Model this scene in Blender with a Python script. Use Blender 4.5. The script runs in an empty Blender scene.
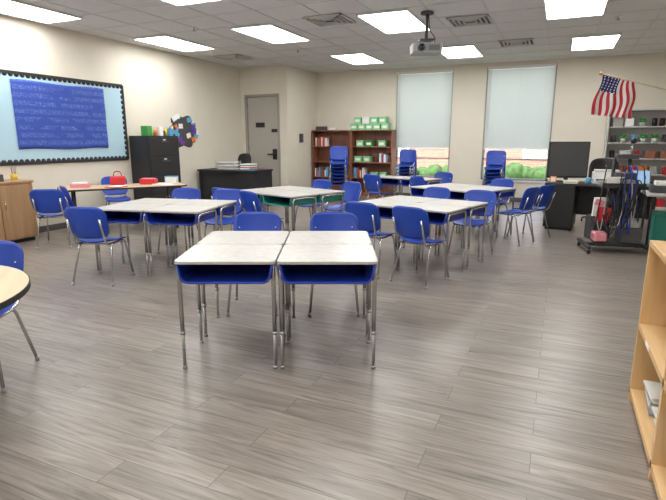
import bpy, bmesh, math, random
from mathutils import Vector, Matrix, Euler
random.seed(4)
R=math.radians
scene=bpy.context.scene
scene.view_settings.view_transform='Standard'
# ------------------------------------------------------------ materials
MATS={}
def mat(name,col,rough=.5,metal=0,noise=0,nscale=8,emit=0,spec=.5,bump=0,bscale=60,trans=0):
    if name in MATS: return MATS[name]
    m=bpy.data.materials.new(name); m.use_nodes=True
    nt=m.node_tree; b=nt.nodes['Principled BSDF']
    b.inputs['Base Color'].default_value=(*col,1)
    b.inputs['Roughness'].default_value=rough
    b.inputs['Metallic'].default_value=metal
    b.inputs['Specular IOR Level'].default_value=spec
    tc=nt.nodes.new('ShaderNodeTexCoord')
    if noise:
        n=nt.nodes.new('ShaderNodeTexNoise'); n.inputs['Scale'].default_value=nscale; n.inputs['Detail'].default_value=6
        nt.links.new(tc.outputs['Object'],n.inputs['Vector'])
        r=nt.nodes.new('ShaderNodeValToRGB')
        r.color_ramp.elements[0].position=.3; r.color_ramp.elements[1].position=.7
        r.color_ramp.elements[0].color=(*[c*(1-noise) for c in col],1)
        r.color_ramp.elements[1].color=(*[min(1,c*(1+noise)) for c in col],1)
        nt.links.new(n.outputs['Fac'],r.inputs['Fac']); nt.links.new(r.outputs['Color'],b.inputs['Base Color'])
    if bump:
        n2=nt.nodes.new('ShaderNodeTexNoise'); n2.inputs['Scale'].default_value=bscale
        nt.links.new(tc.outputs['Object'],n2.inputs['Vector'])
        bp=nt.nodes.new('ShaderNodeBump'); bp.inputs['Strength'].default_value=bump; bp.inputs['Distance'].default_value=.01
        nt.links.new(n2.outputs['Fac'],bp.inputs['Height']); nt.links.new(bp.outputs['Normal'],b.inputs['Normal'])
    if emit:
        b.inputs['Emission Color'].default_value=(*col,1); b.inputs['Emission Strength'].default_value=emit
    if trans:
        out=nt.nodes['Material Output']; t=nt.nodes.new('ShaderNodeBsdfTranslucent'); t.inputs['Color'].default_value=(*col,1)
        mx=nt.nodes.new('ShaderNodeMixShader'); mx.inputs[0].default_value=trans
        nt.links.new(b.outputs[0],mx.inputs[1]); nt.links.new(t.outputs[0],mx.inputs[2]); nt.links.new(mx.outputs[0],out.inputs[0])
    MATS[name]=m; return m
def wood(name,c1,c2,axis='X',scale=3,rough=.45):
    m=bpy.data.materials.new(name); m.use_nodes=True; nt=m.node_tree; b=nt.nodes['Principled BSDF']
    tc=nt.nodes.new('ShaderNodeTexCoord'); mp=nt.nodes.new('ShaderNodeMapping')
    s={'X':(1,9,9),'Y':(9,1,9),'Z':(9,9,1)}[axis]; mp.inputs['Scale'].default_value=[v*scale for v in s]
    n=nt.nodes.new('ShaderNodeTexNoise'); n.inputs['Scale'].default_value=1; n.inputs['Detail'].default_value=8; n.inputs['Distortion'].default_value=.6
    r=nt.nodes.new('ShaderNodeValToRGB'); r.color_ramp.elements[0].position=.3; r.color_ramp.elements[1].position=.7
    r.color_ramp.elements[0].color=(*c1,1); r.color_ramp.elements[1].color=(*c2,1)
    nt.links.new(tc.outputs['Object'],mp.inputs[0]); nt.links.new(mp.outputs[0],n.inputs['Vector']); nt.links.new(n.outputs['Fac'],r.inputs['Fac']); nt.links.new(r.outputs[0],b.inputs['Base Color'])
    b.inputs['Roughness'].default_value=rough
    MATS[name]=m; return m
def floor_mat():
    m=bpy.data.materials.new('vinyl_plank_floor'); m.use_nodes=True; nt=m.node_tree; L=nt.links; N=nt.nodes.new; b=nt.nodes['Principled BSDF']
    tc=N('ShaderNodeTexCoord')
    br=N('ShaderNodeTexBrick'); br.offset=.37; br.inputs['Scale'].default_value=1
    br.inputs['Brick Width'].default_value=1.25; br.inputs['Row Height'].default_value=.165
    br.inputs['Mortar Size'].default_value=.0016; br.inputs['Mortar Smooth'].default_value=.2; br.inputs['Bias'].default_value=0
    br.inputs['Color1'].default_value=(0,0,0,1); br.inputs['Color2'].default_value=(1,1,1,1); br.inputs['Mortar'].default_value=(.2,.2,.2,1)
    L.new(tc.outputs['Object'],br.inputs['Vector'])
    mul=N('ShaderNodeVectorMath'); mul.operation='MULTIPLY'; mul.inputs[1].default_value=(17,9,5); L.new(br.outputs['Color'],mul.inputs[0])
    add=N('ShaderNodeVectorMath'); add.operation='ADD'; L.new(tc.outputs['Object'],add.inputs[0]); L.new(mul.outputs[0],add.inputs[1])
    mp=N('ShaderNodeMapping'); mp.inputs['Scale'].default_value=(1.3,19,1); L.new(add.outputs[0],mp.inputs[0])
    n=N('ShaderNodeTexNoise'); n.inputs['Scale'].default_value=1.0; n.inputs['Detail'].default_value=9; n.inputs['Roughness'].default_value=.64; n.inputs['Distortion'].default_value=1.8
    L.new(mp.outputs[0],n.inputs['Vector'])
    r=N('ShaderNodeValToRGB'); e=r.color_ramp.elements
    e[0].position=.30; e[0].color=(.112,.092,.078,1); e[1].position=.68; e[1].color=(.305,.266,.234,1)
    k=e.new(.45); k.color=(.200,.172,.150,1)
    k=e.new(.56); k.color=(.248,.215,.189,1)
    L.new(n.outputs['Fac'],r.inputs['Fac'])
    rr=N('ShaderNodeMapRange'); rr.inputs['To Min'].default_value=.86; rr.inputs['To Max'].default_value=1.10; L.new(br.outputs['Color'],rr.inputs['Value'])
    mx=N('ShaderNodeVectorMath'); mx.operation='SCALE'; L.new(r.outputs[0],mx.inputs[0]); L.new(rr.outputs[0],mx.inputs['Scale'])
    m2=N('ShaderNodeMix'); m2.data_type='RGBA'; L.new(br.outputs['Fac'],m2.inputs['Factor']); L.new(mx.outputs[0],m2.inputs['A']); m2.inputs['B'].default_value=(.075,.062,.053,1)
    L.new(m2.outputs['Result'],b.inputs['Base Color'])
    b.inputs['Roughness'].default_value=.31
    bp=N('ShaderNodeBump'); bp.inputs['Strength'].default_value=.09; bp.inputs['Distance'].default_value=.004; L.new(n.outputs['Fac'],bp.inputs['Height']); L.new(bp.outputs[0],b.inputs['Normal'])
    return m
def ceil_mat(tile):
    m=bpy.data.materials.new('acoustic_ceiling_tile'); m.use_nodes=True; nt=m.node_tree; L=nt.links; N=nt.nodes.new; b=nt.nodes['Principled BSDF']
    tc=N('ShaderNodeTexCoord')
    n=N('ShaderNodeTexNoise'); n.inputs['Scale'].default_value=90; L.new(tc.outputs['Object'],n.inputs['Vector'])
    r=N('ShaderNodeValToRGB'); r.color_ramp.elements[0].position=.35; r.color_ramp.elements[0].color=(.54,.535,.52,1); r.color_ramp.elements[1].position=.5; r.color_ramp.elements[1].color=(.72,.715,.70,1)
    L.new(n.outputs['Fac'],r.inputs[0]); L.new(r.outputs[0],b.inputs['Base Color']); b.inputs['Roughness'].default_value=.95
    return m
def laminate_mat():
    m=bpy.data.materials.new('desk_top'); m.use_nodes=True; nt=m.node_tree; L=nt.links; N=nt.nodes.new; b=nt.nodes['Principled BSDF']
    tc=N('ShaderNodeTexCoord'); oi=N('ShaderNodeObjectInfo')
    ad=N('ShaderNodeVectorMath'); ad.operation='ADD'; L.new(tc.outputs['Object'],ad.inputs[0]); L.new(oi.outputs['Location'],ad.inputs[1])
    n=N('ShaderNodeTexNoise'); n.inputs['Scale'].default_value=14; n.inputs['Detail'].default_value=8; n.inputs['Roughness'].default_value=.8; L.new(ad.outputs[0],n.inputs['Vector'])
    r=N('ShaderNodeValToRGB'); r.color_ramp.elements[0].position=.34; r.color_ramp.elements[0].color=(.45,.435,.41,1); r.color_ramp.elements[1].position=.56; r.color_ramp.elements[1].color=(.57,.56,.54,1)
    L.new(n.outputs['Fac'],r.inputs[0]); L.new(r.outputs[0],b.inputs['Base Color']); b.inputs['Roughness'].default_value=.28
    MATS['desk_top']=m
laminate_mat()
# ------------------------------------------------------------ mesh builder
class MB:
    def __init__(s): s.bm=bmesh.new(); s.mats=[]
    def mi(s,m):
        m=MATS[m] if isinstance(m,str) else m
        if m not in s.mats: s.mats.append(m)
        return s.mats.index(m)
    def _merge(s,t,m,smooth,M=None):
        i=s.mi(m)
        for f in t.faces: f.material_index=i; f.smooth=smooth
        if M is not None: t.transform(M)
        me=bpy.data.meshes.new('tmp'); t.to_mesh(me); t.free(); s.bm.from_mesh(me); bpy.data.meshes.remove(me)
    def box(s,c,d,m,rot=(0,0,0),bev=0,smooth=False):
        t=bmesh.new(); bmesh.ops.create_cube(t,size=1); t.transform(Matrix.Diagonal((*d,1)))
        if bev: bmesh.ops.bevel(t,geom=t.edges[:],offset=bev,segments=2,affect='EDGES',profile=.5)
        s._merge(t,m,smooth,Matrix.Translation(c)@Euler(rot).to_matrix().to_4x4())
    def b2(s,lo,hi,m,bev=0):
        s.box([(a+b)/2 for a,b in zip(lo,hi)],[abs(b-a) for a,b in zip(lo,hi)],m,bev=bev)
    def cyl(s,p,q,r,m,r2=None,seg=14):
        p=Vector(p);q=Vector(q);d=q-p
        t=bmesh.new(); bmesh.ops.create_cone(t,cap_ends=True,segments=seg,radius1=r,radius2=r if r2 is None else r2,depth=d.length)
        s._merge(t,m,True,Matrix.Translation((p+q)/2)@d.to_track_quat('Z','Y').to_matrix().to_4x4())
    def sph(s,c,r,m,sc=(1,1,1),rot=(0,0,0)):
        t=bmesh.new(); bmesh.ops.create_uvsphere(t,u_segments=16,v_segments=10,radius=r)
        s._merge(t,m,True,Matrix.Translation(c)@Euler(rot).to_matrix().to_4x4()@Matrix.Diagonal((*sc,1)))
    def tube(s,pts,r,m,seg=8,fil=0,n=4):
        P=[Vector(p) for p in pts]
        if fil:
            Q=[P[0]]
            for i in range(1,len(P)-1):
                a=(P[i-1]-P[i]);b=(P[i+1]-P[i]);f=min(fil,a.length*.45,b.length*.45)
                A=P[i]+a.normalized()*f;B=P[i]+b.normalized()*f
                for k in range(n+1):
                    u=k/n; Q.append(A*(1-u)**2+P[i]*2*u*(1-u)+B*u*u)
            Q.append(P[-1]); P=Q
        t=bmesh.new(); rings=[]; up=None
        for i,p in enumerate(P):
            d=((P[i+1]-p) if i<len(P)-1 else (p-P[i-1]))
            if 0<i<len(P)-1: d=(P[i+1]-p).normalized()+(p-P[i-1]).normalized()
            if d.length<1e-9: d=Vector((0,0,1))
            d.normalize()
            if up is None: up=d.orthogonal().normalized()
            up=(up-d*up.dot(d)); up=up.normalized() if up.length>1e-6 else d.orthogonal().normalized()
            w=d.cross(up)
            rings.append([t.verts.new(p+up*r*math.cos(2*math.pi*k/seg)+w*r*math.sin(2*math.pi*k/seg)) for k in range(seg)])
        for a,b in zip(rings,rings[1:]):
            for k in range(seg): t.faces.new((a[k],a[(k+1)%seg],b[(k+1)%seg],b[k]))
        t.faces.new(rings[0][::-1]); t.faces.new(rings[-1])
        s._merge(t,m,True)
    def prism(s,poly,z0,z1,m,M=None,smooth=False,bev=0):
        t=bmesh.new(); a=[t.verts.new((x,y,z0)) for x,y in poly]; b=[t.verts.new((x,y,z1)) for x,y in poly]; n=len(poly)
        t.faces.new(a[::-1]); t.faces.new(b)
        for i in range(n): t.faces.new((a[i],a[(i+1)%n],b[(i+1)%n],b[i]))
        if bev: bmesh.ops.bevel(t,geom=[e for e in t.edges if abs(e.verts[0].co.z-e.verts[1].co.z)<1e-6],offset=bev,segments=2,affect='EDGES')
        s._merge(t,m,smooth,M)
    def shell(s,fn,nu,nv,th,m):
        t=bmesh.new(); g=[[t.verts.new(fn(i/nu,j/nv)) for j in range(nv+1)] for i in range(nu+1)]
        for i in range(nu):
            for j in range(nv): t.faces.new((g[i][j],g[i+1][j],g[i+1][j+1],g[i][j+1]))
        bmesh.ops.recalc_face_normals(t,faces=t.faces[:])
        bmesh.ops.solidify(t,geom=t.faces[:],thickness=th)
        s._merge(t,m,True)
    def addmesh(s,me,M):
        t=bmesh.new(); t.from_mesh(me); t.transform(M)
        idx=[s.mi(x) for x in me.materials]
        for f in t.faces: f.material_index=idx[f.material_index]
        x=bpy.data.meshes.new('tmp'); t.to_mesh(x); t.free(); s.bm.from_mesh(x); bpy.data.meshes.remove(x)
    def mesh(s,name):
        me=bpy.data.meshes.new(name); s.bm.to_mesh(me); s.bm.free()
        for m in s.mats: me.materials.append(m)
        return me
    def obj(s,name,loc=(0,0,0),rz=0):
        return place(s.mesh(name),name,loc,rz)
def place(me,name,loc=(0,0,0),rz=0):
    o=bpy.data.objects.new(name,me); o.location=loc; o.rotation_euler=(0,0,R(rz)); scene.collection.objects.link(o); return o
def rrect(w,d,r,n=5):
    P=[]
    for cx,cy,a in ((w/2-r,d/2-r,0),(-w/2+r,d/2-r,90),(-w/2+r,-d/2+r,180),(w/2-r,-d/2+r,270)):
        for k in range(n+1):
            t=R(a+90*k/n); P.append((cx+r*math.cos(t),cy+r*math.sin(t)))
    return P
# materials
mat('wall_paint',(.70,.65,.555),.85,noise=.02,nscale=3,bump=.05,bscale=200)
mat('grid_metal',(.58,.58,.57),.5)
mat('panel_light',(1,.995,.97),.5,emit=12.8)
mat('chair_blue',(.010,.050,.36),.36,noise=.06,nscale=5)
mat('desk_blue',(.010,.035,.32),.40)
mat('desk_teal',(.02,.22,.17),.42)
mat('chrome',(.55,.55,.56),.25,metal=1)
mat('steel_grey',(.42,.42,.42),.4,metal=.7)
mat('desk_edge',(.40,.39,.37),.5)
mat('black_metal',(.018,.018,.02),.45,noise=.1)
mat('black_plastic',(.012,.012,.013),.4)
mat('dark_grey',(.06,.06,.065),.6)
mat('rubber',(.02,.02,.02),.8)
mat('baseboard_vinyl',(.10,.095,.09),.6)
mat('door_paint',(.42,.39,.35),.5,noise=.02)
mat('door_frame_paint',(.33,.31,.28),.5)
mat('white_paint',(.75,.75,.73),.5)
mat('window_frame_grey',(.35,.35,.34),.5)
mat('off_white',(.6,.6,.57),.5)
mat('shelf_grey',(.33,.33,.33),.5)
mat('shelf_light_grey',(.52,.52,.51),.5)
mat('paper_white',(.8,.8,.78),.8)
mat('board_light_blue',(.40,.58,.68),.7,noise=.03,nscale=2)
mat('border_black',(.015,.015,.018),.7)
mat('mint',(.25,.58,.30),.6)
mat('red',(.55,.02,.03),.5)
mat('orange',(.7,.2,.03),.5); mat('green',(.05,.3,.06),.6); mat('yellow',(.75,.5,.05),.5)
mat('pink',(.7,.25,.3),.5); mat('purple',(.15,.05,.3),.5); mat('sky_blue',(.1,.35,.6),.5)
mat('blind_slat',(.78,.80,.76),.6,trans=.5)
mat('flag_red',(.45,.015,.03),.8); mat('flag_white',(.75,.72,.7),.8); mat('flag_blue',(.015,.02,.12),.8)
mat('gold',(.6,.4,.1),.3,metal=1)
mat('lens_glass',(.02,.02,.04),.05)
mat('screen_glow',(.25,.4,.6),.2,emit=.6)
mat('grass',(.06,.11,.03),.9,noise=.3); mat('hedge_leaves',(.035,.09,.02),.8,noise=.5,nscale=6); mat('stone',(.3,.29,.27),.9,noise=.1)
wood('maple',(.55,.34,.15),(.68,.46,.24),'Y',1.5)
wood('maple_z',(.55,.34,.15),(.68,.46,.24),'Z',1.5)
wood('oak',(.33,.19,.09),(.44,.27,.14),'Z',1.5)
wood('cherry',(.20,.07,.04),(.30,.12,.07),'Z',1.5)
wood('table_maple',(.50,.36,.22),(.60,.45,.29),'X',1.2)
def scribble_mat():
    m=bpy.data.materials.new('written_blue_paper'); m.use_nodes=True; nt=m.node_tree; L=nt.links; N=nt.nodes.new; b=nt.nodes['Principled BSDF']
    def math_(op,a,v=None):
        n=N('ShaderNodeMath'); n.operation=op
        if hasattr(a,'links'): L.new(a,n.inputs[0])
        else: n.inputs[0].default_value=a
        if v is not None:
            if hasattr(v,'links'): L.new(v,n.inputs[1])
            else: n.inputs[1].default_value=v
        return n.outputs[0]
    tc=N('ShaderNodeTexCoord'); mp=N('ShaderNodeMapping'); mp.inputs['Scale'].default_value=(1,34,26)
    L.new(tc.outputs['Object'],mp.inputs[0])
    n=N('ShaderNodeTexNoise'); n.inputs['Scale'].default_value=1.2; n.inputs['Detail'].default_value=1.5; L.new(mp.outputs[0],n.inputs['Vector'])
    d=math_('ABSOLUTE',math_('SUBTRACT',n.outputs['Fac'],.5)); pen=math_('LESS_THAN',d,.028)
    sp=N('ShaderNodeSeparateXYZ'); L.new(tc.outputs['Object'],sp.inputs[0])
    row=math_('FRACT',math_('MULTIPLY',sp.outputs['Z'],8.5)); inrow=math_('MULTIPLY',math_('GREATER_THAN',row,.22),math_('LESS_THAN',row,.80))
    n2=N('ShaderNodeTexNoise'); n2.inputs['Scale'].default_value=4; L.new(tc.outputs['Object'],n2.inputs['Vector'])
    area=math_('GREATER_THAN',n2.outputs['Fac'],.42)
    f=math_('MULTIPLY',math_('MULTIPLY',pen,inrow),math_('MULTIPLY',area,.38))
    mx=N('ShaderNodeMix'); mx.data_type='RGBA'; mx.inputs['A'].default_value=(.028,.068,.36,1); mx.inputs['B'].default_value=(.35,.45,.8,1)
    L.new(f,mx.inputs['Factor']); L.new(mx.outputs['Result'],b.inputs['Base Color']); b.inputs['Roughness'].default_value=.7
    MATS['written_blue_paper']=m
scribble_mat()
def brick_mat():
    m=bpy.data.materials.new('red_brick'); m.use_nodes=True; nt=m.node_tree; b=nt.nodes['Principled BSDF']
    tc=nt.nodes.new('ShaderNodeTexCoord'); mp=nt.nodes.new('ShaderNodeMapping'); mp.inputs['Rotation'].default_value=(R(90),0,0)
    br=nt.nodes.new('ShaderNodeTexBrick'); br.inputs['Scale'].default_value=4
    br.inputs['Color1'].default_value=(.30,.11,.075,1); br.inputs['Color2'].default_value=(.38,.16,.11,1); br.inputs['Mortar'].default_value=(.4,.32,.28,1)
    nt.links.new(tc.outputs['Object'],mp.inputs[0]); nt.links.new(mp.outputs[0],br.inputs['Vector']); nt.links.new(br.outputs['Color'],b.inputs['Base Color']); b.inputs['Roughness'].default_value=.9
    MATS['red_brick']=m
brick_mat()
# ------------------------------------------------------------ room shell
XL,XR,YB,YF,ZC=-7.5,2.6,12.76,-1.8,3.21
YD,XC=11.1,-6.17
b=MB(); b.mats.append(floor_mat()); b.b2((XL-.2,YF-.2,-.12),(XR+.2,YB+.2,0),b.mats[0]); b.obj('floor')
b=MB(); b.mats.append(ceil_mat(.74)); b.b2((XL-.2,YF-.2,ZC),(XR+.2,YB+.2,ZC+.15),b.mats[0])
T=.74; x0=-6.64-T/2; y0=7.86-T
b.obj('ceiling')
b=MB(); k=-20
xs=[x0+i*T for i in range(-3,16)]; ys=[y0+i*T for i in range(-14,12)]
for x in xs:
    if XL<x<XR: b.b2((x-.012,YF,ZC-.006),(x+.012,YB,ZC-.0005),'grid_metal')
for y in ys:
    if YF<y<YB: b.b2((XL,y-.012,ZC-.0055),(XR,y+.012,ZC-.0006),'grid_metal')
b.obj('trim_ceiling_grid')
b=MB(); b.b2((XL-.2,YF-.2,0),(XL,YB+.2,ZC),'wall_paint'); b.obj('wall_left')
b=MB(); b.b2((XR,YF-.2,0),(XR+.2,YB+.2,ZC),'wall_paint'); b.obj('wall_right')
b=MB(); b.b2((XL,YF-.2,0),(XR,YF,ZC),'wall_paint'); b.obj('wall_rear')
W=[(-3.93,-2.50),(-1.73,-.21)]; SZ,TZ=.5,3.12
b=MB(); t0,t1=YB,YB+.2
for lo,hi in ((XL,W[0][0]),(W[0][1],W[1][0]),(W[1][1],XR)): b.b2((lo,t0,0),(hi,t1,ZC),'wall_paint')
for a,c in W:
    b.b2((a,t0,0),(c,t1,SZ),'wall_paint'); b.b2((a,t0,TZ),(c,t1,ZC),'wall_paint')
b.obj('wall_back')
# closet block with door opening front
DX0,DX1,DZ=-7.38,-6.38,2.56
for nm,lo,hi in (('wall_closet_left',(XL,YD,0),(DX0,YD+.15,ZC)),('wall_closet_right',(DX1,YD,0),(XC,YD+.15,ZC)),('wall_closet_header',(DX0,YD,DZ),(DX1,YD+.15,ZC)),('wall_closet_side',(XC-.15,YD+.15,0),(XC,YB,ZC))):
    b=MB(); b.b2(lo,hi,'wall_paint'); b.obj(nm)
b=MB()
b.b2((DX0,YD-.02,0),(DX0+.06,YD+.14,DZ),'door_frame_paint'); b.b2((DX1-.06,YD-.02,0),(DX1,YD+.14,DZ),'door_frame_paint'); b.b2((DX0+.06,YD-.02,DZ-.06),(DX1-.06,YD+.14,DZ),'door_frame_paint')
b.b2((DX0+.065,YD+.03,.01),(DX1-.065,YD+.075,DZ-.065),'door_paint',bev=.003)
hx=DX1-.17
b.box((hx,YD+.02,1.10),(.12,.025,.26),'black_metal',bev=.004); b.cyl((hx,YD+.02,1.1),(hx,YD-.04,1.1),.015,'black_metal'); b.box((hx-.08,YD-.045,1.1),(.2,.025,.035),'black_metal',bev=.006)
b.box((hx-.0,YD+.02,1.68),(.16,.02,.08),'black_metal',bev=.004)
b.box((DX0+.42,YD+.024,1.82),(.26,.01,.12),'black_plastic',bev=.002)
for z in (.3,1.25,2.3): b.box((DX0+.062,YD+.02,z),(.02,.02,.11),'chrome')
b.obj('door_1')
def base(n,lo,hi): 
    b=MB(); b.b2(lo,hi,'baseboard_vinyl',bev=.003); b.obj(n)
base('baseboard_left',(XL,YF,0),(XL+.012,YD,.1))
base('baseboard_right',(XR-.012,YF,0),(XR,YB,.1))
base('baseboard_back',(XC+.012,YB-.012,0),(XR-.012,YB,.1))
base('baseboard_closet',(XC,YD,0),(XC+.012,YB,.1))
# windows + blinds
for i,(a,c) in enumerate(W):
    b=MB(); y=YB+.09
    for lo,hi in (((a,y,SZ),(a+.05,y+.07,TZ)),((c-.05,y,SZ),(c,y+.07,TZ)),((a,y,SZ),(c,y+.07,SZ+.05)),((a,y,TZ-.05),(c,y+.07,TZ)),((a,y,.98),(c,y+.06,1.02))): b.b2(lo,hi,'window_frame_grey')
    b.b2((a-.03,YB-.03,SZ-.03),(c+.03,YB+.09,SZ),'white_paint',bev=.004)
    b.obj('window_%d'%(i+1))
    b=MB(); zt=TZ-.06; bot=1.22 if i==0 else 1.25; n=int((zt-bot)/.045)
    b.b2((a+.02,YB+.01,TZ-.06),(c-.02,YB+.07,TZ-.002),'white_paint')
    for k in range(n): b.box(((a+c)/2,YB+.04,zt-.03-k*.045),(c-a-.06,.050,.0025),'blind_slat',rot=(R(-60),0,0))
    b.box(((a+c)/2,YB+.04,bot-.01),(c-a-.06,.05,.02),'white_paint')
    for f in (.15,.5,.85): b.cyl((a+(c-a)*f,YB+.012,bot),(a+(c-a)*f,YB+.012,zt),.0015,'white_paint',seg=6)
    b.cyl((a+.1,YB-.005,1.7),(a+.1,YB-.005,zt+.02),.004,'off_white',seg=6)
    b.obj('window_blind')
# outside
b=MB(); b.b2((-40,YB+.3,-.3),(40,60,-.2),'grass'); b.obj('exterior_ground')
b=MB(); b.b2((-14,21,-.2),(10,25,2.6),'red_brick'); b.b2((-14.1,20.9,2.6),(10.1,25.1,2.75),'stone'); b.b2((-14,20.95,-.2),(10,21,.05),'stone')
for k in range(8): b.b2((-12.5+k*2.8,20.93,.75),(-11.4+k*2.8,21.02,2.0),'white_paint'); b.b2((-12.4+k*2.8,20.92,.85),(-11.5+k*2.8,20.94,1.9),'stone')
b.obj('exterior_brick_building')
b=MB(); rnd=random.Random(6)
for k in range(60):
    b.sph((-11+k*.3+rnd.uniform(-.1,.1),19.9+rnd.uniform(-.3,.3),.1+rnd.uniform(-.1,.18)),rnd.uniform(.3,.42),'hedge_leaves',sc=(1,1,rnd.uniform(.7,1)))
b.obj('exterior_hedge')
# ceiling lights
xs=[-6.64,-4.42,-2.20,.02]; ysl=[-.9,2.06,5.02,7.86,10.9]
OFF={(0,2):-.3,(0,3):-.05,(1,3):-.2,(2,3):-.25,(3,3):0,(1,4):.18,(2,4):.17,(3,4):.38}
for i,x in enumerate(xs):
    for j,y in enumerate(ysl):
        if (i,j)==(0,4): continue
        b=MB(); w,l=.72,1.36
        for lo,hi in (((-w/2-.02,-l/2-.02,-.02),(w/2+.02,-l/2,0)),((-w/2-.02,l/2,-.02),(w/2+.02,l/2+.02,0)),((-w/2-.02,-l/2,-.02),(-w/2,l/2,0)),((w/2,-l/2,-.02),(w/2+.02,l/2,0))): b.b2(lo,hi,'white_paint')
        b.b2((-w/2,-l/2,-.012),(w/2,l/2,-.008),'panel_light'); b.b2((-w/2,-l/2,-.006),(w/2,l/2,0),'white_paint')
        b.obj('ceiling_light_panel',(x+OFF.get((i,j),0),y,ZC-.007))
# diffusers
def diffuser(x,y,s=.5,m='off_white'):
    b=MB()
    for k in range(4):
        q=s/2-k*s/9; z=-.012-k*.004
        for lo,hi in (((-q,-q,z-.012),(q,-q+.02,z+.012)),((-q,q-.02,z-.012),(q,q,z+.012)),((-q,-q,z-.012),(-q+.02,q,z+.012)),((q-.02,-q,z-.012),(q,q,z+.012))): b.b2(lo,hi,m)
    b.b2((-s/2,-s/2,-.004),(s/2,s/2,0),'dark_grey'); b.obj('air_diffuser',(x,y,ZC-.007))
diffuser(-.9,10.3,.6); diffuser(-3.3,7.3,.6); diffuser(-6.64,9.6,.6); diffuser(-1.4,8.2,.6)
for x,y in ((-.75,6.9),(-3.3,5.9)):
    b=MB(); b.cyl((0,0,-.02),(0,0,0),.16,'off_white',seg=28); b.cyl((0,0,-.05),(0,0,-.02),.08,'off_white',r2=.14,seg=28); b.obj('ceiling_speaker',(x,y,ZC-.007))
for x,y in ((-4.9,9.3),(-2.5,9.9),(.6,8.8),(-5.5,6.9)):
    b=MB(); b.cyl((0,0,-.008),(0,0,0),.05,'white_paint'); b.cyl((0,0,-.05),(0,0,-.008),.012,'chrome'); b.cyl((0,0,-.055),(0,0,-.05),.03,'chrome'); b.obj('fire_sprinkler',(x,y,ZC-.007))
# projector
b=MB(); h=ZC-.007-2.68
b.cyl((0,0,h-.03),(0,0,h),.09,'dark_grey'); b.cyl((0,0,.14),(0,0,h-.03),.022,'dark_grey'); b.box((0,0,.15),(.2,.2,.02),'dark_grey',bev=.004)
for sx in (-.07,.07): b.cyl((sx,0,.09),(sx,0,.15),.008,'steel_grey')
b.prism(rrect(.42,.34,.05),-.035,.09,'shelf_grey',bev=.01); b.cyl((-.09,-.168,.03),(-.09,-.20,.03),.05,'dark_grey'); b.cyl((-.09,-.2,.03),(-.09,-.203,.03),.038,'lens_glass')
for k in range(6): b.box((.09,-.172,-.0+k*.012),(.15,.006,.005),'dark_grey')
b.tube([(.12,.1,.08),(.16,.14,.2),(.05,.05,.3),(.03,.03,h-.02)],.006,'rubber',fil=.05)
b.obj('ceiling_projector',(-1.87,7.45,2.68),24)
# ------------------------------------------------------------ student furniture
def chair_mesh(col='chair_blue'):
    b=MB()
    def seat(u,v):
        a=(u-.5)*2; c=(v-.5)*2
        w=.205*(1-.10*max(0,-c)); x=a*w*math.sqrt(max(0,1-.28*abs(c)**4)); y=c*.20*math.sqrt(max(0,1-.28*abs(a)**4))
        z=.435+.018*a*a*(1-.3*c)-.02*max(0,c)**3 -.012*(1-c*c)*(1-a*a)+.012*max(0,-c)**3
        return (x,y+.01,z)
    b.shell(seat,12,12,.009,col)
    def back(u,v):
        a=(u-.5)*2; c=(v-.5)*2
        x=a*.215*math.sqrt(max(0,1-.30*abs(c)**5))*(1+.03*c); zz=c*.165*math.sqrt(max(0,1-.26*abs(a)**5))
        y=-.225-.05*(c+1)*.8+.045*a*a-.012*(1-a*a)*(1-c*c)
        return (x,y,.65+zz)
    b.shell(back,12,12,.009,col)
    for s in (-1,1):
        b.tube([(s*.165,-.285,.69),(s*.165,-.235,.53),(s*.165,-.19,.415),(s*.165,.155,.415),(s*.205,.215,.012)],.0105,'chrome',fil=.05)
        b.tube([(s*.165,.05,.413),(s*.17,-.12,.41),(s*.215,-.235,.012)],.0105,'chrome',fil=.05)
        b.cyl((s*.205,.215,0),(s*.205,.215,.03),.014,'steel_grey'); b.cyl((s*.215,-.235,0),(s*.215,-.235,.03),.014,'steel_grey')
        for z in (.59,.68): b.cyl((s*.165,-.225-(z-.485)*.24+.035,z),(s*.165,-.225-(z-.485)*.24+.045,z),.008,'chrome',seg=8)
    b.cyl((-.165,.12,.413),(.165,.12,.413),.009,'chrome'); b.cyl((-.168,-.11,.41),(.168,-.11,.41),.009,'chrome')
    return b.mesh('student_chair')
CH=chair_mesh()
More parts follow.
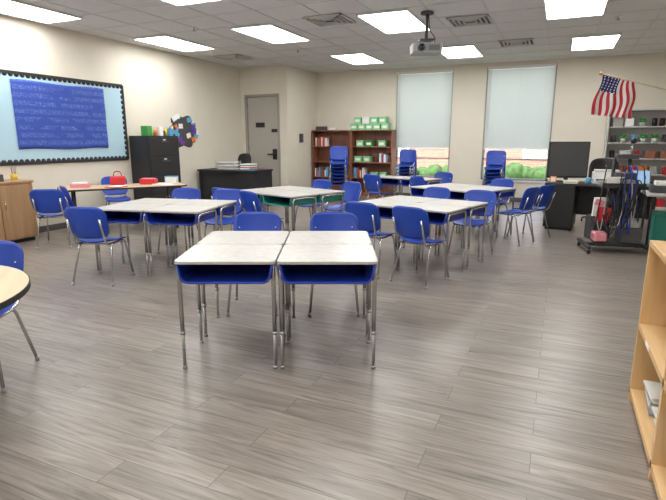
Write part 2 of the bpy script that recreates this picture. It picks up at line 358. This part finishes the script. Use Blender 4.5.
def desk_mesh(shell='desk_blue',W=.625,D=.525):
    b=MB(); H=.725
    b.prism(rrect(W,D,.035),H-.018,H-.004,'desk_edge'); b.prism(rrect(W-.004,D-.004,.034),H-.004,H,'desk_top',bev=.002)
    w,h0,h1=W/2-.02,.585,H-.019; t=.006; r=.05
    def prof(w,zb,r,n=6):
        P=[(-w,h1)]
        for k in range(n+1): a=R(180+90*k/n); P.append((-w+.015+r+r*math.cos(a),zb+r+r*math.sin(a)))
        for k in range(n+1): a=R(270+90*k/n); P.append((w-.015-r+r*math.cos(a),zb+r+r*math.sin(a)))
        P.append((w,h1)); return P
    outer=prof(w,h0,r); inner=prof(w-t,h0+t,r-.003)
    d0,d1=-D/2+.012,D/2-.03
    t_=bmesh.new(); n=len(outer)
    V=[[t_.verts.new((x,y,z)) for x,z in P] for P,y in ((outer,d0),(outer,d1),(inner,d0),(inner,d1))]
    for i in range(n-1):
        t_.faces.new((V[0][i],V[0][i+1],V[1][i+1],V[1][i])); t_.faces.new((V[2][i],V[3][i],V[3][i+1],V[2][i+1]))
        t_.faces.new((V[0][i],V[2][i],V[2][i+1],V[0][i+1])); t_.faces.new((V[1][i],V[1][i+1],V[3][i+1],V[3][i]))
    bmesh.ops.recalc_face_normals(t_,faces=t_.faces[:]); b._merge(t_,shell,False)
    t_=bmesh.new(); f=[t_.verts.new((x,d1-.004,z)) for x,z in outer]; g=[t_.verts.new((x,d1+.002,z)) for x,z in outer]
    t_.faces.new(f); t_.faces.new(g[::-1])
    for i in range(n): t_.faces.new((f[i],f[(i+1)%n],g[(i+1)%n],g[i]))
    bmesh.ops.recalc_face_normals(t_,faces=t_.faces[:]); b._merge(t_,shell,False)
    b.tube([(x*1.01,d0,z) for x,z in outer],.007,shell,seg=6)
    for sx in (-1,1):
        x=sx*(W/2-.018)
        b.tube([(x,-D/2+.05,.25),(x,-D/2+.05,.685),(x,D/2-.06,.685),(x,D/2-.06,.25)],.014,'chrome',fil=.05)
        for y in (-D/2+.05,D/2-.06):
            b.cyl((x,y,.02),(x,y,.26),.011,'steel_grey'); b.cyl((x,y,0),(x,y,.02),.017,'steel_grey',r2=.012)
            b.cyl((x,y,.235),(x,y,.255),.0165,'steel_grey')
            for z in range(4): b.cyl((x-.0118,y,.09+z*.035),(x+.0118,y,.09+z*.035),.004,'rubber',seg=6)
    return b.mesh('student_desk')
DK=desk_mesh(); DT=desk_mesh('desk_teal')
def cluster(cx,cy,rot,mesh=DK,rows=2,chairs=()):
    c,s=math.cos(R(rot)),math.sin(R(rot))
    L=lambda x,y:(cx+x*c-y*s,cy+x*s+y*c,0)
    for sx in (-1,1):
        place(mesh,'student_desk',L(sx*.317,-.267 if rows==2 else 0),rot)
        if rows==2: place(mesh,'student_desk',L(sx*.317,.267),rot+180)
    for x,y,a in chairs: place(CH,'student_chair',L(x,y),rot+a)
cluster(-1.742,3.05,24,chairs=((-.33,.72,180),(.36,.72,180)))
cluster(-1.465,5.84,-15.5,chairs=((-.17,-.72,3),(.45,-.72,-4),(.33,.74,182),(-.33,.76,176)))
cluster(-4.08,4.49,12,chairs=((-.38,-.72,6),(-.3,.74,180),(.33,.73,184)))
cluster(-3.57,6.46,-20,mesh=DT,chairs=((-.34,-.72,2),(.32,-.72,-4),(.32,.74,176),(-.32,.74,183)))
cluster(-1.35,8.05,-25,chairs=((.1,.74,180),(.92,-.05,92),(.88,.5,85),(-.92,.3,-88)))
cluster(-2.7,9.7,-20,rows=1,chairs=((-.3,-.5,0),(.35,.5,180)))
def stack(n,loc,rz):
    b=MB()
    for k in range(n): b.addmesh(CH,Matrix.Translation((0,.018*k,.082*k)))
    b.obj('chair_stack',loc,rz)
stack(7,(-4.8,11.1,0),200); stack(6,(-3.45,12.2,0),180); stack(6,(-1.3,11.8,0),180)
# round table + chair
b=MB(); r_=.75; c=[(r_*math.cos(R(a)),r_*math.sin(R(a))) for a in range(0,360,5)]
b.prism(c,.69,.72,'border_black'); c2=[(x*.993,y*.993) for x,y in c]; b.prism(c2,.72,.7215,'table_maple')
for a in (45,135,225,315):
    x,y=.45*math.cos(R(a)),.45*math.sin(R(a)); b.cyl((x,y,.3),(x,y,.69),.018,'chrome'); b.cyl((x,y,.0),(x,y,.3),.014,'chrome'); b.cyl((x,y,0),(x,y,.02),.02,'steel_grey')
b.obj('round_activity_table',(-2.97,1.09,0),-40)
place(CH,'student_chair',(-3.15,1.74,0),213)
# activity table left
b=MB(); poly=rrect(1.9,.76,.12)
b.prism(poly,.695,.72,'border_black'); b.prism([(x*.99,y*.98) for x,y in poly],.72,.7215,'table_maple')
for sx in (-.75,.75):
    for sy in (-.26,.26): b.cyl((sx,sy,.0),(sx,sy,.695),.016,'black_metal'); b.cyl((sx,sy,0),(sx,sy,.02),.022,'rubber')
b.obj('activity_table',(-6.45,6.1,0),55)
place(CH,'student_chair',(-6.3,5.2,0),-28); place(CH,'student_chair',(-6.35,4.75,0),35); place(CH,'student_chair',(-7.05,6.5,0),-125)
# office chair
def office(loc,rz,m='black_plastic'):
    b=MB()
    for k in range(5):
        a=R(72*k); x,y=.28*math.cos(a),.28*math.sin(a); b.tube([(0,0,.12),(x,y,.075)],.016,m); b.cyl((x-.012,y,.028),(x+.012,y,.028),.028,'rubber'); b.cyl((x,y,.03),(x,y,.08),.008,m)
    b.cyl((0,0,.1),(0,0,.42),.025,'steel_grey')
    b.prism(rrect(.48,.46,.1),.43,.50,m,bev=.02)
    def bk(u,v):
        a=(u-.5)*2;c=(v-.5)*2
        return (a*.24*math.sqrt(1-.3*abs(c)**4),-.24-.03*c+.05*a*a,.86+c*.27*math.sqrt(1-.3*abs(a)**4))
    b.shell(bk,10,10,.02,m); b.tube([(0,-.1,.43),(0,-.28,.46),(0,-.26,.72)],.018,m,fil=.05)
    for s in (-1,1): b.tube([(s*.2,0,.46),(s*.27,0,.48),(s*.27,0,.66)],.012,m,fil=.04); b.box((s*.27,.02,.67),(.05,.24,.025),m,bev=.008)
    b.obj('office_chair',loc,rz)
office((-7.1,10.3,0),165,'black_plastic')
# table items
b=MB(); b.box((0,0,.07),(.22,.15,.14),'red',bev=.02); b.tube([(-.07,0,.13),(-.05,0,.22),(.05,0,.22),(.07,0,.13)],.008,'red',fil=.04); b.obj('red_tote_bag',(-6.68,6.2,.722),30)
b=MB(); b.box((0,0,.006),(.2,.28,.012),'red',bev=.003); b.box((.02,.01,.018),(.16,.24,.01),'paper_white',rot=(0,0,.3)); b.obj('red_folder',(-6.35,5.85,.722),0)
b=MB(); b.prism(rrect(.26,.18,.03),0,.09,'red',bev=.006); b.prism(rrect(.22,.14,.03),.09,.10,'pink'); b.obj('red_bin',(-6.3,6.5,.722),20)
b=MB()
for k,(x,y,r) in enumerate(((0,0,10),(.0,.14,40),(-.08,.05,70))): b.box((x,y,.003+k*.0035),(.19,.25,.003),'paper_white',rot=(0,0,R(r)))
b.obj('loose_papers',(-5.98,6.55,.722),55)
b=MB(); b.box((0,0,.03),(.26,.18,.06),'pink',bev=.006); b.box((0,0,.07),(.2,.15,.02),'paper_white'); b.obj('paper_tray',(-6.85,5.6,.722),40)
b=MB(); b.prism(rrect(.2,.14,.02),0,.1,'white_paint',bev=.004); b.prism(rrect(.21,.15,.02),.1,.112,'sky_blue'); b.obj('plastic_bin',(-6.18,6.92,.722),20)
# light wood low cabinet
b=MB(); y1=4.9; y0c=1.9; xf=-6.98; z=.88
b.b2((XL+.015,y0c,.06),(xf,y1,z-.03),'oak'); b.b2((XL+.015,y0c-.02,z-.03),(xf+.02,y1+.02,z),'oak',bev=.004); b.b2((XL+.05,y0c+.02,0),(xf-.05,y1-.02,.06),'rubber')
n=6; w=(y1-y0c)/n
for k in range(n):
    b.b2((xf,y0c+k*w+.008,.08),(xf+.018,y0c+(k+1)*w-.008,z-.05),'oak',bev=.003); yy=y0c+k*w+(w-.06 if k%2==0 else .06)
    b.cyl((xf+.03,yy,.5),(xf+.03,yy,.62),.006,'chrome')
b.obj('storage_cabinet')
b=MB(); b.cyl((0,0,0),(0,0,.09),.045,'yellow'); 
for k in range(5): b.cyl((.02*math.cos(k),.02*math.sin(k),.02),(.035*math.cos(k*1.3),.035*math.sin(k*1.3),.19),.004,('red','green','sky_blue','orange','purple')[k])
b.obj('pencil_cup',(-7.2,4.8,.88))
b=MB()
for k,(x,y,w,d,h,m) in enumerate(((0,0,.3,.22,.05,'red'),(0,0,.28,.2,.09,'paper_white'),(.02,.3,.18,.25,.1,'dark_grey'),(0,-.35,.26,.2,.07,'orange'))): b.box((x,y,h/2 if k!=1 else .07),(w,d,h if k!=1 else .04),m,bev=.004)
b.obj('classroom_supplies',(-7.2,4.15,.88),0)
# filing cabinet
b=MB(); w,d,h=.84,.46,1.53
b.b2((0,0,.0),(d,w,h),'black_metal',bev=.006)
for k in range(4):
    z0=.05+k*.365; b.b2((d,.025,z0),(d+.014,w-.025,z0+.35),'black_metal',bev=.004); b.box((d+.022,w/2,z0+.27),(.02,.22,.02),'dark_grey',bev=.004)
    b.box((d+.016,w/2,z0+.31),(.006,.07,.025),'off_white')
b.obj('filing_cabinet',(XL+.015,7.3,0))
b=MB(); x=0
for k,(m,hh,ww) in enumerate((('green',.18,.12),('mint',.14,.08),('orange',.12,.08),('paper_white',.17,.10),('dark_grey',.10,.10),('yellow',.15,.06),('sky_blue',.14,.07))):
    if k%3: b.cyl((0,x+ww/2,0),(0,x+ww/2,hh),ww/2,m)
    else: b.box((0,x+ww/2,hh/2),(.16,ww,hh),m,bev=.004)
    x+=ww+.012
b.obj('desk_supplies',(-7.15,7.36,1.53))
# photo collage
b=MB(); random.seed(2)
cols=['sky_blue','paper_white','purple','dark_grey','orange','paper_white','sky_blue','desk_blue','dark_grey']
b.prism([(.42*math.cos(R(a))*(1+.12*math.cos(R(a*6))),.34*math.sin(R(a))*(1+.12*math.cos(R(a*6)))) for a in range(0,360,5)],0,.006,'dark_grey',M=Matrix.Rotation(R(90),4,'Z')@Matrix.Rotation(R(90),4,'X'))
for i in range(30):
    a=random.uniform(0,6.28); r=math.sqrt(random.random())
    b.box((.010+.001*(i%5),.44*r*math.cos(a),.34*r*math.sin(a)),(.003,.13,.10),cols[i%9],rot=(random.uniform(-.5,.5),0,0))
b.obj('photo_collage',(XL+.002,8.85,1.63))
# bulletin board
b=MB(); ya,yb,za,zb=3.3,7.24,1.10,2.43; xb=XL
b.b2((xb+.001,ya,za),(xb+.02,yb,zb),'board_light_blue')
def scal(p0,p1,nrm):
    L=(Vector(p1)-Vector(p0)).length; n=int(L/.09)
    for k in range(n+1):
        p=Vector(p0).lerp(Vector(p1),k/n); b.cyl(p+Vector((.020,0,0)),p+Vector((.025,0,0)),.04,'border_black',seg=12)
q=.025
scal((xb,ya+q,za+q),(xb,yb-q,za+q),0); scal((xb,ya+q,zb-q),(xb,yb-q,zb-q),0); scal((xb,yb-q,za+q),(xb,yb-q,zb-q),0)
for lo,hi in (((xb+.001,ya,za-.02),(xb+.026,yb,za+.025)),((xb+.001,ya,zb-.025),(xb+.026,yb,zb+.02)),((xb+.001,yb-.025,za),(xb+.026,yb+.02,zb)),((xb+.001,ya-.02,za),(xb+.026,ya+.02,zb))): b.b2(lo,hi,'border_black')
b.obj('bulletin_board')
b=MB()
def pp(u,v): return (.004+.004*math.sin(u*40)*math.sin(v*13), (u-.5)*1.68,(v-.5)*1.02+.01*math.sin(u*9))
b.shell(pp,50,20,.002,'written_blue_paper'); b.obj('blue_butcher_paper',(XL+.026,5.95,1.82))
# black desk near the door
b=MB(); b.b2((-.9,-.38,.77),(.62,.38,.81),'black_metal',bev=.005); b.b2((-.88,-.34,.0),(-.84,.36,.77),'black_metal'); b.b2((.16,-.34,.04),(.60,.36,.77),'black_metal',bev=.004); b.b2((-.84,-.30,.12),(.16,-.28,.77),'black_metal')
for k in range(2): b.b2((.18,.36,.08+k*.34),(.58,.375,.4+k*.34),'black_plastic',bev=.004)
b.b2((.18,-.32,0),(.58,.34,.04),'rubber')
b.obj('office_desk',(-6.5,9.5,0))
b=MB()
for z in (0,.07,.14):
    for x in [i*.04-.24 for i in range(13)]: b.cyl((x,-.14,z+.004),(x,.14,z+.004),.003,'steel_grey',seg=6)
    for y in (-.14,.14): b.cyl((-.24,y,z+.004),(.24,y,z+.004),.004,'steel_grey',seg=6); b.cyl((-.24,y,z+.04),(.24,y,z+.04),.004,'steel_grey',seg=6)
    b.box((0,0,z+.02),(.42,.24,.02),'paper_white')
for x in (-.24,.24):
    for y in (-.14,.14): b.cyl((x,y,0),(x,y,.19),.004,'steel_grey',seg=6)
b.obj('wire_letter_tray',(-6.75,9.4,.81))
b=MB()
for k in range(6): b.box((random.uniform(-.01,.01),0,.012+k*.022),(.24,.31,.02),('sky_blue','paper_white','red','paper_white','green','paper_white')[k],rot=(0,0,random.uniform(-.1,.1)))
b.obj('book_pile',(-6.2,9.4,.81))
# cherry bookshelf
def bookcase(name,w,d,h,m,loc,ns):
    b=MB(); t=.025
    b.b2((0,0,0),(t,d,h),m); b.b2((w-t,0,0),(w,d,h),m); b.b2((t,d-.01,0),(w-t,d,h),m); b.b2((-.003,-.005,h),(w+.003,d,h+t),m); b.b2((t,0,.0),(w-t,d-.01,.07),m)
    for k in range(1,ns): b.b2((t,.005,.07+k*(h-.07)/ns-t/2),(w-t,d-.01,.07+k*(h-.07)/ns+t/2),m)
    b.obj(name,loc)
bookcase('bookcase',1.12,.36,1.68,'cherry',(-6.13,12.37,0),4)
bookcase('bookcase',1.12,.36,1.68,'cherry',(-5.0,12.37,0),4)
def shelf_z(k,h,ns): return .07+k*(h-.07)/ns+(.0125 if k else 0)+.001
rnd=random.Random(3); b=MB()
for k,x,w in ((1,.06,.5),(3,.08,.3),(2,.5,.4),(1,1.2,.3),(2,1.9,.28)):
    z=shelf_z(k,1.68,4); xx=x
    while xx<x+w:
        ww=rnd.uniform(.02,.045); b.b2((xx,.06,z),(xx+ww,.26,z+rnd.uniform(.16,.26)),rnd.choice(['cherry','dark_grey','paper_white','sky_blue','cherry','red'])); xx+=ww+.002
b.obj('shelved_books',(-6.13,12.37,0))
b=MB()
def tub(x,y,z,w=.2,d=.22,h=.16,m='mint'):
    b.prism(rrect(w,d,.02),z,z+h,m,M=Matrix.Translation((x,y,0)),bev=.005); b.prism(rrect(w+.015,d+.015,.02),z+h-.02,z+h,m,M=Matrix.Translation((x,y,0))); b.box((x,y-d/2-.003,z+h*.45),(w*.6,.003,.06),'paper_white')
for k in range(5): tub(k*.21,0,.0)
for k in range(4): tub(.10+k*.225,0,.161,m='mint' if k!=1 else 'white_paint')
b.obj('storage_bins',(-4.95,12.55,1.706))
b=MB()
for k,x in ((3,1.35),(3,1.6),(3,1.95),(2,1.3),(2,1.55),(1,1.75),(1,2.0)): tub(x,.18,shelf_z(k,1.68,4)+.0,h=.15,m='green' if x==1.6 else 'mint')
b.obj('storage_bins',(-6.13,12.37,0))
b=MB(); b.box((0,0,.05),(.26,.2,.10),'dark_grey',bev=.01); b.box((.35,0,.03),(.2,.2,.06),'paper_white',bev=.01); b.obj('supply_boxes',(-5.9,12.5,1.706))
# gray shelf right on back wall
bookcase('grey_shelving_unit',1.5,.38,2.05,'shelf_light_grey',(.88,12.33,0),6)
rnd=random.Random(9)
b=MB()
for k in range(6):
    z=shelf_z(k,2.05,6); x=.1
    while x<1.35:
        ty=rnd.choice('bcpb'); m=rnd.choice(['dark_grey','off_white','red','sky_blue','black_plastic','cherry','steel_grey','orange','paper_white'])
        if ty=='b': w=rnd.uniform(.12,.22); b.box((x+w/2,.18,z+.08),(w,.2,.16),m,bev=.005); x+=w
        elif ty=='c': b.cyl((x+.05,.18,z),(x+.05,.18,z+.16),.05,m); x+=.1
        else:
            b.cyl((x+.06,.18,z),(x+.06,.18,z+.08),.04,'off_white',r2=.055)
            for q in range(9): a=q*.7; b.sph((x+.06+.045*math.cos(a),.18+.045*math.sin(a),z+.12+.02*math.sin(q*2)),.03,'green',sc=(1,.5,1.2),rot=(a,0,a))
            x+=.14
        x+=rnd.uniform(.03,.12)
b.obj('shelf_decorations',(.88,12.33,0))
# teacher desk
b=MB(); b.b2((0,0,.73),(1.6,.72,.765),'black_metal',bev=.004); b.b2((.02,.03,.04),(.46,.69,.73),'black_metal',bev=.004); b.b2((.05,.05,0),(.43,.66,.04),'rubber')
b.b2((1.53,.03,0),(1.57,.69,.73),'black_metal'); b.b2((.46,.62,.2),(1.53,.64,.73),'black_metal')
b.b2((.03,.018,.06),(.45,.03,.72),'black_plastic',bev=.003)
b.obj('teacher_desk',(-.18,8.95,0),-6)
b=MB(); b.box((0,0,.36),(.66,.04,.60),'black_plastic',bev=.008); b.box((0,-.021,.37),(.62,.004,.55),'dark_grey'); b.box((0,.03,.1),(.06,.03,.2),'black_metal'); b.prism(rrect(.3,.2,.04),0,.012,'black_metal')
b.obj('computer_monitor',(.14,9.38,.766),20)
b=MB(); b.prism(rrect(.40,.34,.04),0,.18,'white_paint',bev=.01); b.box((0,-.16,.06),(.3,.04,.03),'dark_grey'); b.box((0,.02,.2),(.36,.26,.03),'off_white',bev=.01); b.box((.13,-.171,.14),(.1,.006,.04),'dark_grey'); b.box((0,-.2,.05),(.24,.12,.008),'off_white')
b.obj('printer',(.72,9.25,.766),0)
b=MB(); b.prism(rrect(.34,.24,.02),0,.018,'steel_grey'); b.box((0,.15,.115),(.34,.012,.22),'steel_grey',rot=(-.25,0,0),bev=.003); b.box((0,.14,.115),(.31,.004,.19),'screen_glow',rot=(-.25,0,0)); b.box((0,0,.019),(.28,.12,.003),'black_plastic')
b.obj('laptop',(1.16,9.05,.766),0)
b=MB(); b.box((0,0,.05),(.1,.05,.1),'orange',bev=.01); b.box((0,-.026,.05),(.07,.003,.07),'paper_white'); b.obj('desk_clock',(-.06,9.08,.766),0)
b=MB(); b.cyl((0,0,0),(0,0,.10),.04,'sky_blue'); b.tube([(.038,0,.02),(.07,0,.03),(.07,0,.07),(.038,0,.08)],.006,'sky_blue',fil=.02); b.obj('coffee_mug',(.45,8.99,.766))
b=MB()
for k in range(5): b.box((0,0,.004+k*.008),(.2,.26,.007),('paper_white','off_white','yellow','paper_white','paper_white')[k],rot=(0,0,.05*k))
b.obj('paper_stack',(.2,9.08,.766),0)
office((.75,10.1,0),180)
b=MB(); b.prism(rrect(1.3,.7,.04),.71,.735,'desk_top')
for sx in (-.58,.58):
    for sy in (-.28,.28): b.cyl((sx,sy,0),(sx,sy,.71),.016,'black_metal')
b.obj('work_table',(1.78,8.2,0),0)
b=MB(); b.box((0,0,.22),(.5,.36,.44),'desk_teal',bev=.02); b.box((0,0,.455),(.53,.39,.03),'desk_teal',bev=.008); b.obj('storage_tote',(1.52,8.2,0),0)
b=MB(); b.box((0,0,.05),(.3,.2,.1),'dark_grey',bev=.01); b.box((.02,0,.13),(.24,.18,.06),'paper_white',bev=.01); b.cyl((.25,0,0),(.25,0,.18),.04,'green'); b.obj('supply_boxes',(1.35,8.25,.735),0)
b=MB(); b.prism(rrect(.3,.3,.06),0,.34,'dark_grey',bev=.03); b.prism(rrect(.22,.06,.02),.06,.22,'rubber',M=Matrix.Translation((0,-.165,0)),bev=.008); b.tube([(-.05,-.1,.34),(0,-.1,.4),(.05,-.1,.34)],.01,'rubber',fil=.04); b.obj('backpack',(.62,8.45,0),15)
# AV cart
b=MB()
for sx in (-.36,.36):
    b.box((sx,0,.085),(.05,.62,.04),'black_metal',bev=.005)
    for y in (-.28,.28): b.cyl((sx-.015,y,.035),(sx+.015,y,.035),.035,'rubber'); b.box((sx,y,.065),(.045,.04,.03),'steel_grey')
b.box((0,0,.085),(.72,.08,.04),'black_metal',bev=.005); b.box((0,.0,.12),(.5,.42,.03),'black_metal',bev=.005)
for sx in (-.09,.09): b.cyl((sx,.05,.1),(sx,.05,1.22),.022,'black_metal')
b.box((0,.02,.86),(.5,.38,.02),'black_metal',bev=.004); b.box((0,-.16,.885),(.5,.012,.05),'black_metal')
b.box((.03,.0,1.0),(.24,.2,.08),'dark_grey',bev=.01); b.box((-.02,-.0,.92),(.3,.26,.06),'shelf_grey',bev=.01)
b.box((.05,.05,1.24),(.26,.10,.06),'dark_grey',bev=.01); b.cyl((0.1,.05,1.27),(0.1,.05,1.42),.012,'steel_grey'); b.sph((.1,.03,1.44),.035,'black_plastic')
b.box((-.2,-.05,.2),(.16,.2,.12),'pink',bev=.02); b.box((.15,-.02,.24),(.24,.3,.2),'dark_grey',bev=.01); b.box((.13,-.04,.39),(.2,.24,.09),'shelf_grey',bev=.01)
b.box((-.24,-.1,.60),(.17,.03,.24),'paper_white',rot=(.1,0,.2)); b.box((-.2,-.13,.50),(.16,.04,.2),'red',rot=(.1,.1,-.2),bev=.01); b.box((-.26,-.14,.66),(.11,.03,.07),'pink',rot=(.1,.3,0))
b.box((-.1,-.14,.93),(.2,.02,.12),'paper_white',rot=(.2,0,.1))
rnd=random.Random(12)
for k in range(32):
    x=rnd.uniform(-.26,.26); y=rnd.uniform(-.24,-.1); z=rnd.uniform(.75,1.15); x2=x+rnd.uniform(-.25,.25); x2=max(-.36,min(.36,x2))
    zl=rnd.uniform(.18,.6); zz=rnd.uniform(.3,1.0)
    b.tube([(x,-.05,z),(x,y,z-.02),((x+x2)/2,y-.06,zl),(x2,y,zz),(x2*.6,0,zz)],.008,rnd.choice(['rubber','rubber','black_plastic','desk_blue','steel_grey']),seg=6,fil=.15,n=6)
b.obj('av_equipment_cart',(.76,7.5,0),10)
# flag
b=MB(); p0=Vector((0,0,0)); p1=Vector((-2.03,.45,.68))
b.cyl(p0,p1,.012,'table_maple'); b.sph(p1,.03,'gold'); b.cyl(p0+Vector((.0,0,0)),p0+(p1-p0)*.06,.025,'gold'); 
t=bmesh.new(); nu,nv=39,30
Lf=.66
top=lambda u: p0+(p1-p0)*(.985-.24*u)
def fp(u,v):
    P=top(u); P=P+Vector((-.13*v*(1-u)+.02*v*u,0,-v*Lf*(1-.12*u)))
    return P+Vector((0,-1,0))*(.045*math.sin(u*16+v*2)*(.25+v))+Vector((.02*math.sin(v*7+u*5),0,0))
g=[[t.verts.new(fp(i/nu,j/nv)) for j in range(nv+1)] for i in range(nu+1)]
faces=[]
for i in range(nu):
    for j in range(nv):
        f=t.faces.new((g[i][j],g[i+1][j],g[i+1][j+1],g[i][j+1])); f.smooth=True; faces.append((f,i,j))
mr,mw,mb=b.mi('flag_red'),b.mi('flag_white'),b.mi('flag_blue')
for f,i,j in faces:
    st=i//3
    if i<21 and j<12: f.material_index=mb if not ((i%4==2) and (j%2==1)) else mw
    else: f.material_index=mr if st%2==0 else mw
me=bpy.data.meshes.new('tmp'); t.to_mesh(me); b.bm.from_mesh(me)
b.obj('american_flag',(XR-.05,9.55,1.87))
# maple shelf at right foreground
b=MB(); x0s,x1s,ya,yb,h=.48,.86,.75,3.08,.93; t=.03
b.b2((x0s,ya,h-t),(x1s,yb,h),'maple',bev=.003); b.b2((x0s,ya,.05),(x1s,yb,.05+t),'maple'); b.b2((x1s-.01,ya,0),(x1s,yb,h-t),'maple_z'); b.b2((x0s+.02,ya,0),(x0s+.04,yb,.05),'maple')
for y in (ya,ya+.78,ya+1.56,yb-t): b.b2((x0s,y,0),(x1s,y+t,h-t),'maple_z')
b.b2((x0s,ya+t,.44),(x1s-.01,yb-t,.468),'maple')
b.box((x0s-.001,2.75,.455),(.003,.09,.022),'paper_white')
b.obj('maple_bookshelf')
b=MB(); rnd=random.Random(5); cs=['paper_white','off_white','paper_white','shelf_grey']
for z,n in ((.081,7),):
    for s0 in (1.7,2.0,2.4,2.7):
        for q in range(n): b.box((x0s+.2+rnd.uniform(-.02,.02),s0+.15,z+.009+q*.015),(.28,.21,.013),rnd.choice(cs),rot=(0,0,rnd.uniform(-.06,.06)))
b.obj('paper_stacks')
# wall plates
b=MB(); b.box((0,0,0),(.008,.08,.12),'white_paint',bev=.002); b.box((.006,0,0),(.006,.02,.035),'off_white'); b.obj('light_switch',(XC+.005,11.5,1.35))
b=MB(); b.box((0,0,0),(.04,.16,.22),'dark_grey',bev=.006); b.obj('wall_phone',(XC+.021,11.8,1.5))
b=MB(); b.box((0,0,0),(.008,.08,.12),'white_paint',bev=.002); b.box((.005,0,.025),(.004,.03,.03),'off_white'); b.box((.005,0,-.025),(.004,.03,.03),'off_white'); b.obj('wall_outlet',(XL+.005,8.75,.45))
# ------------------------------------------------------------ world, camera
w=bpy.data.worlds.new('World'); scene.world=w; w.use_nodes=True; nt=w.node_tree; bg=nt.nodes['Background']
sky=nt.nodes.new('ShaderNodeTexSky'); sky.sky_type='NISHITA'; sky.sun_disc=False; sky.sun_elevation=R(45); sky.sun_rotation=R(200); sky.dust_density=4
mixc=nt.nodes.new('ShaderNodeMix'); mixc.data_type='RGBA'; mixc.inputs['Factor'].default_value=.6; mixc.inputs['B'].default_value=(1.15,1.13,1.08,1)
nt.links.new(sky.outputs[0],mixc.inputs['A']); nt.links.new(mixc.outputs['Result'],bg.inputs['Color']); bg.inputs['Strength'].default_value=2.4
cam=bpy.data.cameras.new('camera'); cam.sensor_width=36; cam.lens=27.03; cam.clip_start=.05
co=bpy.data.objects.new('camera',cam); co.location=(0,0,1.45); co.rotation_euler=(R(90-12.4),0,R(24)); scene.collection.objects.link(co); scene.camera=co
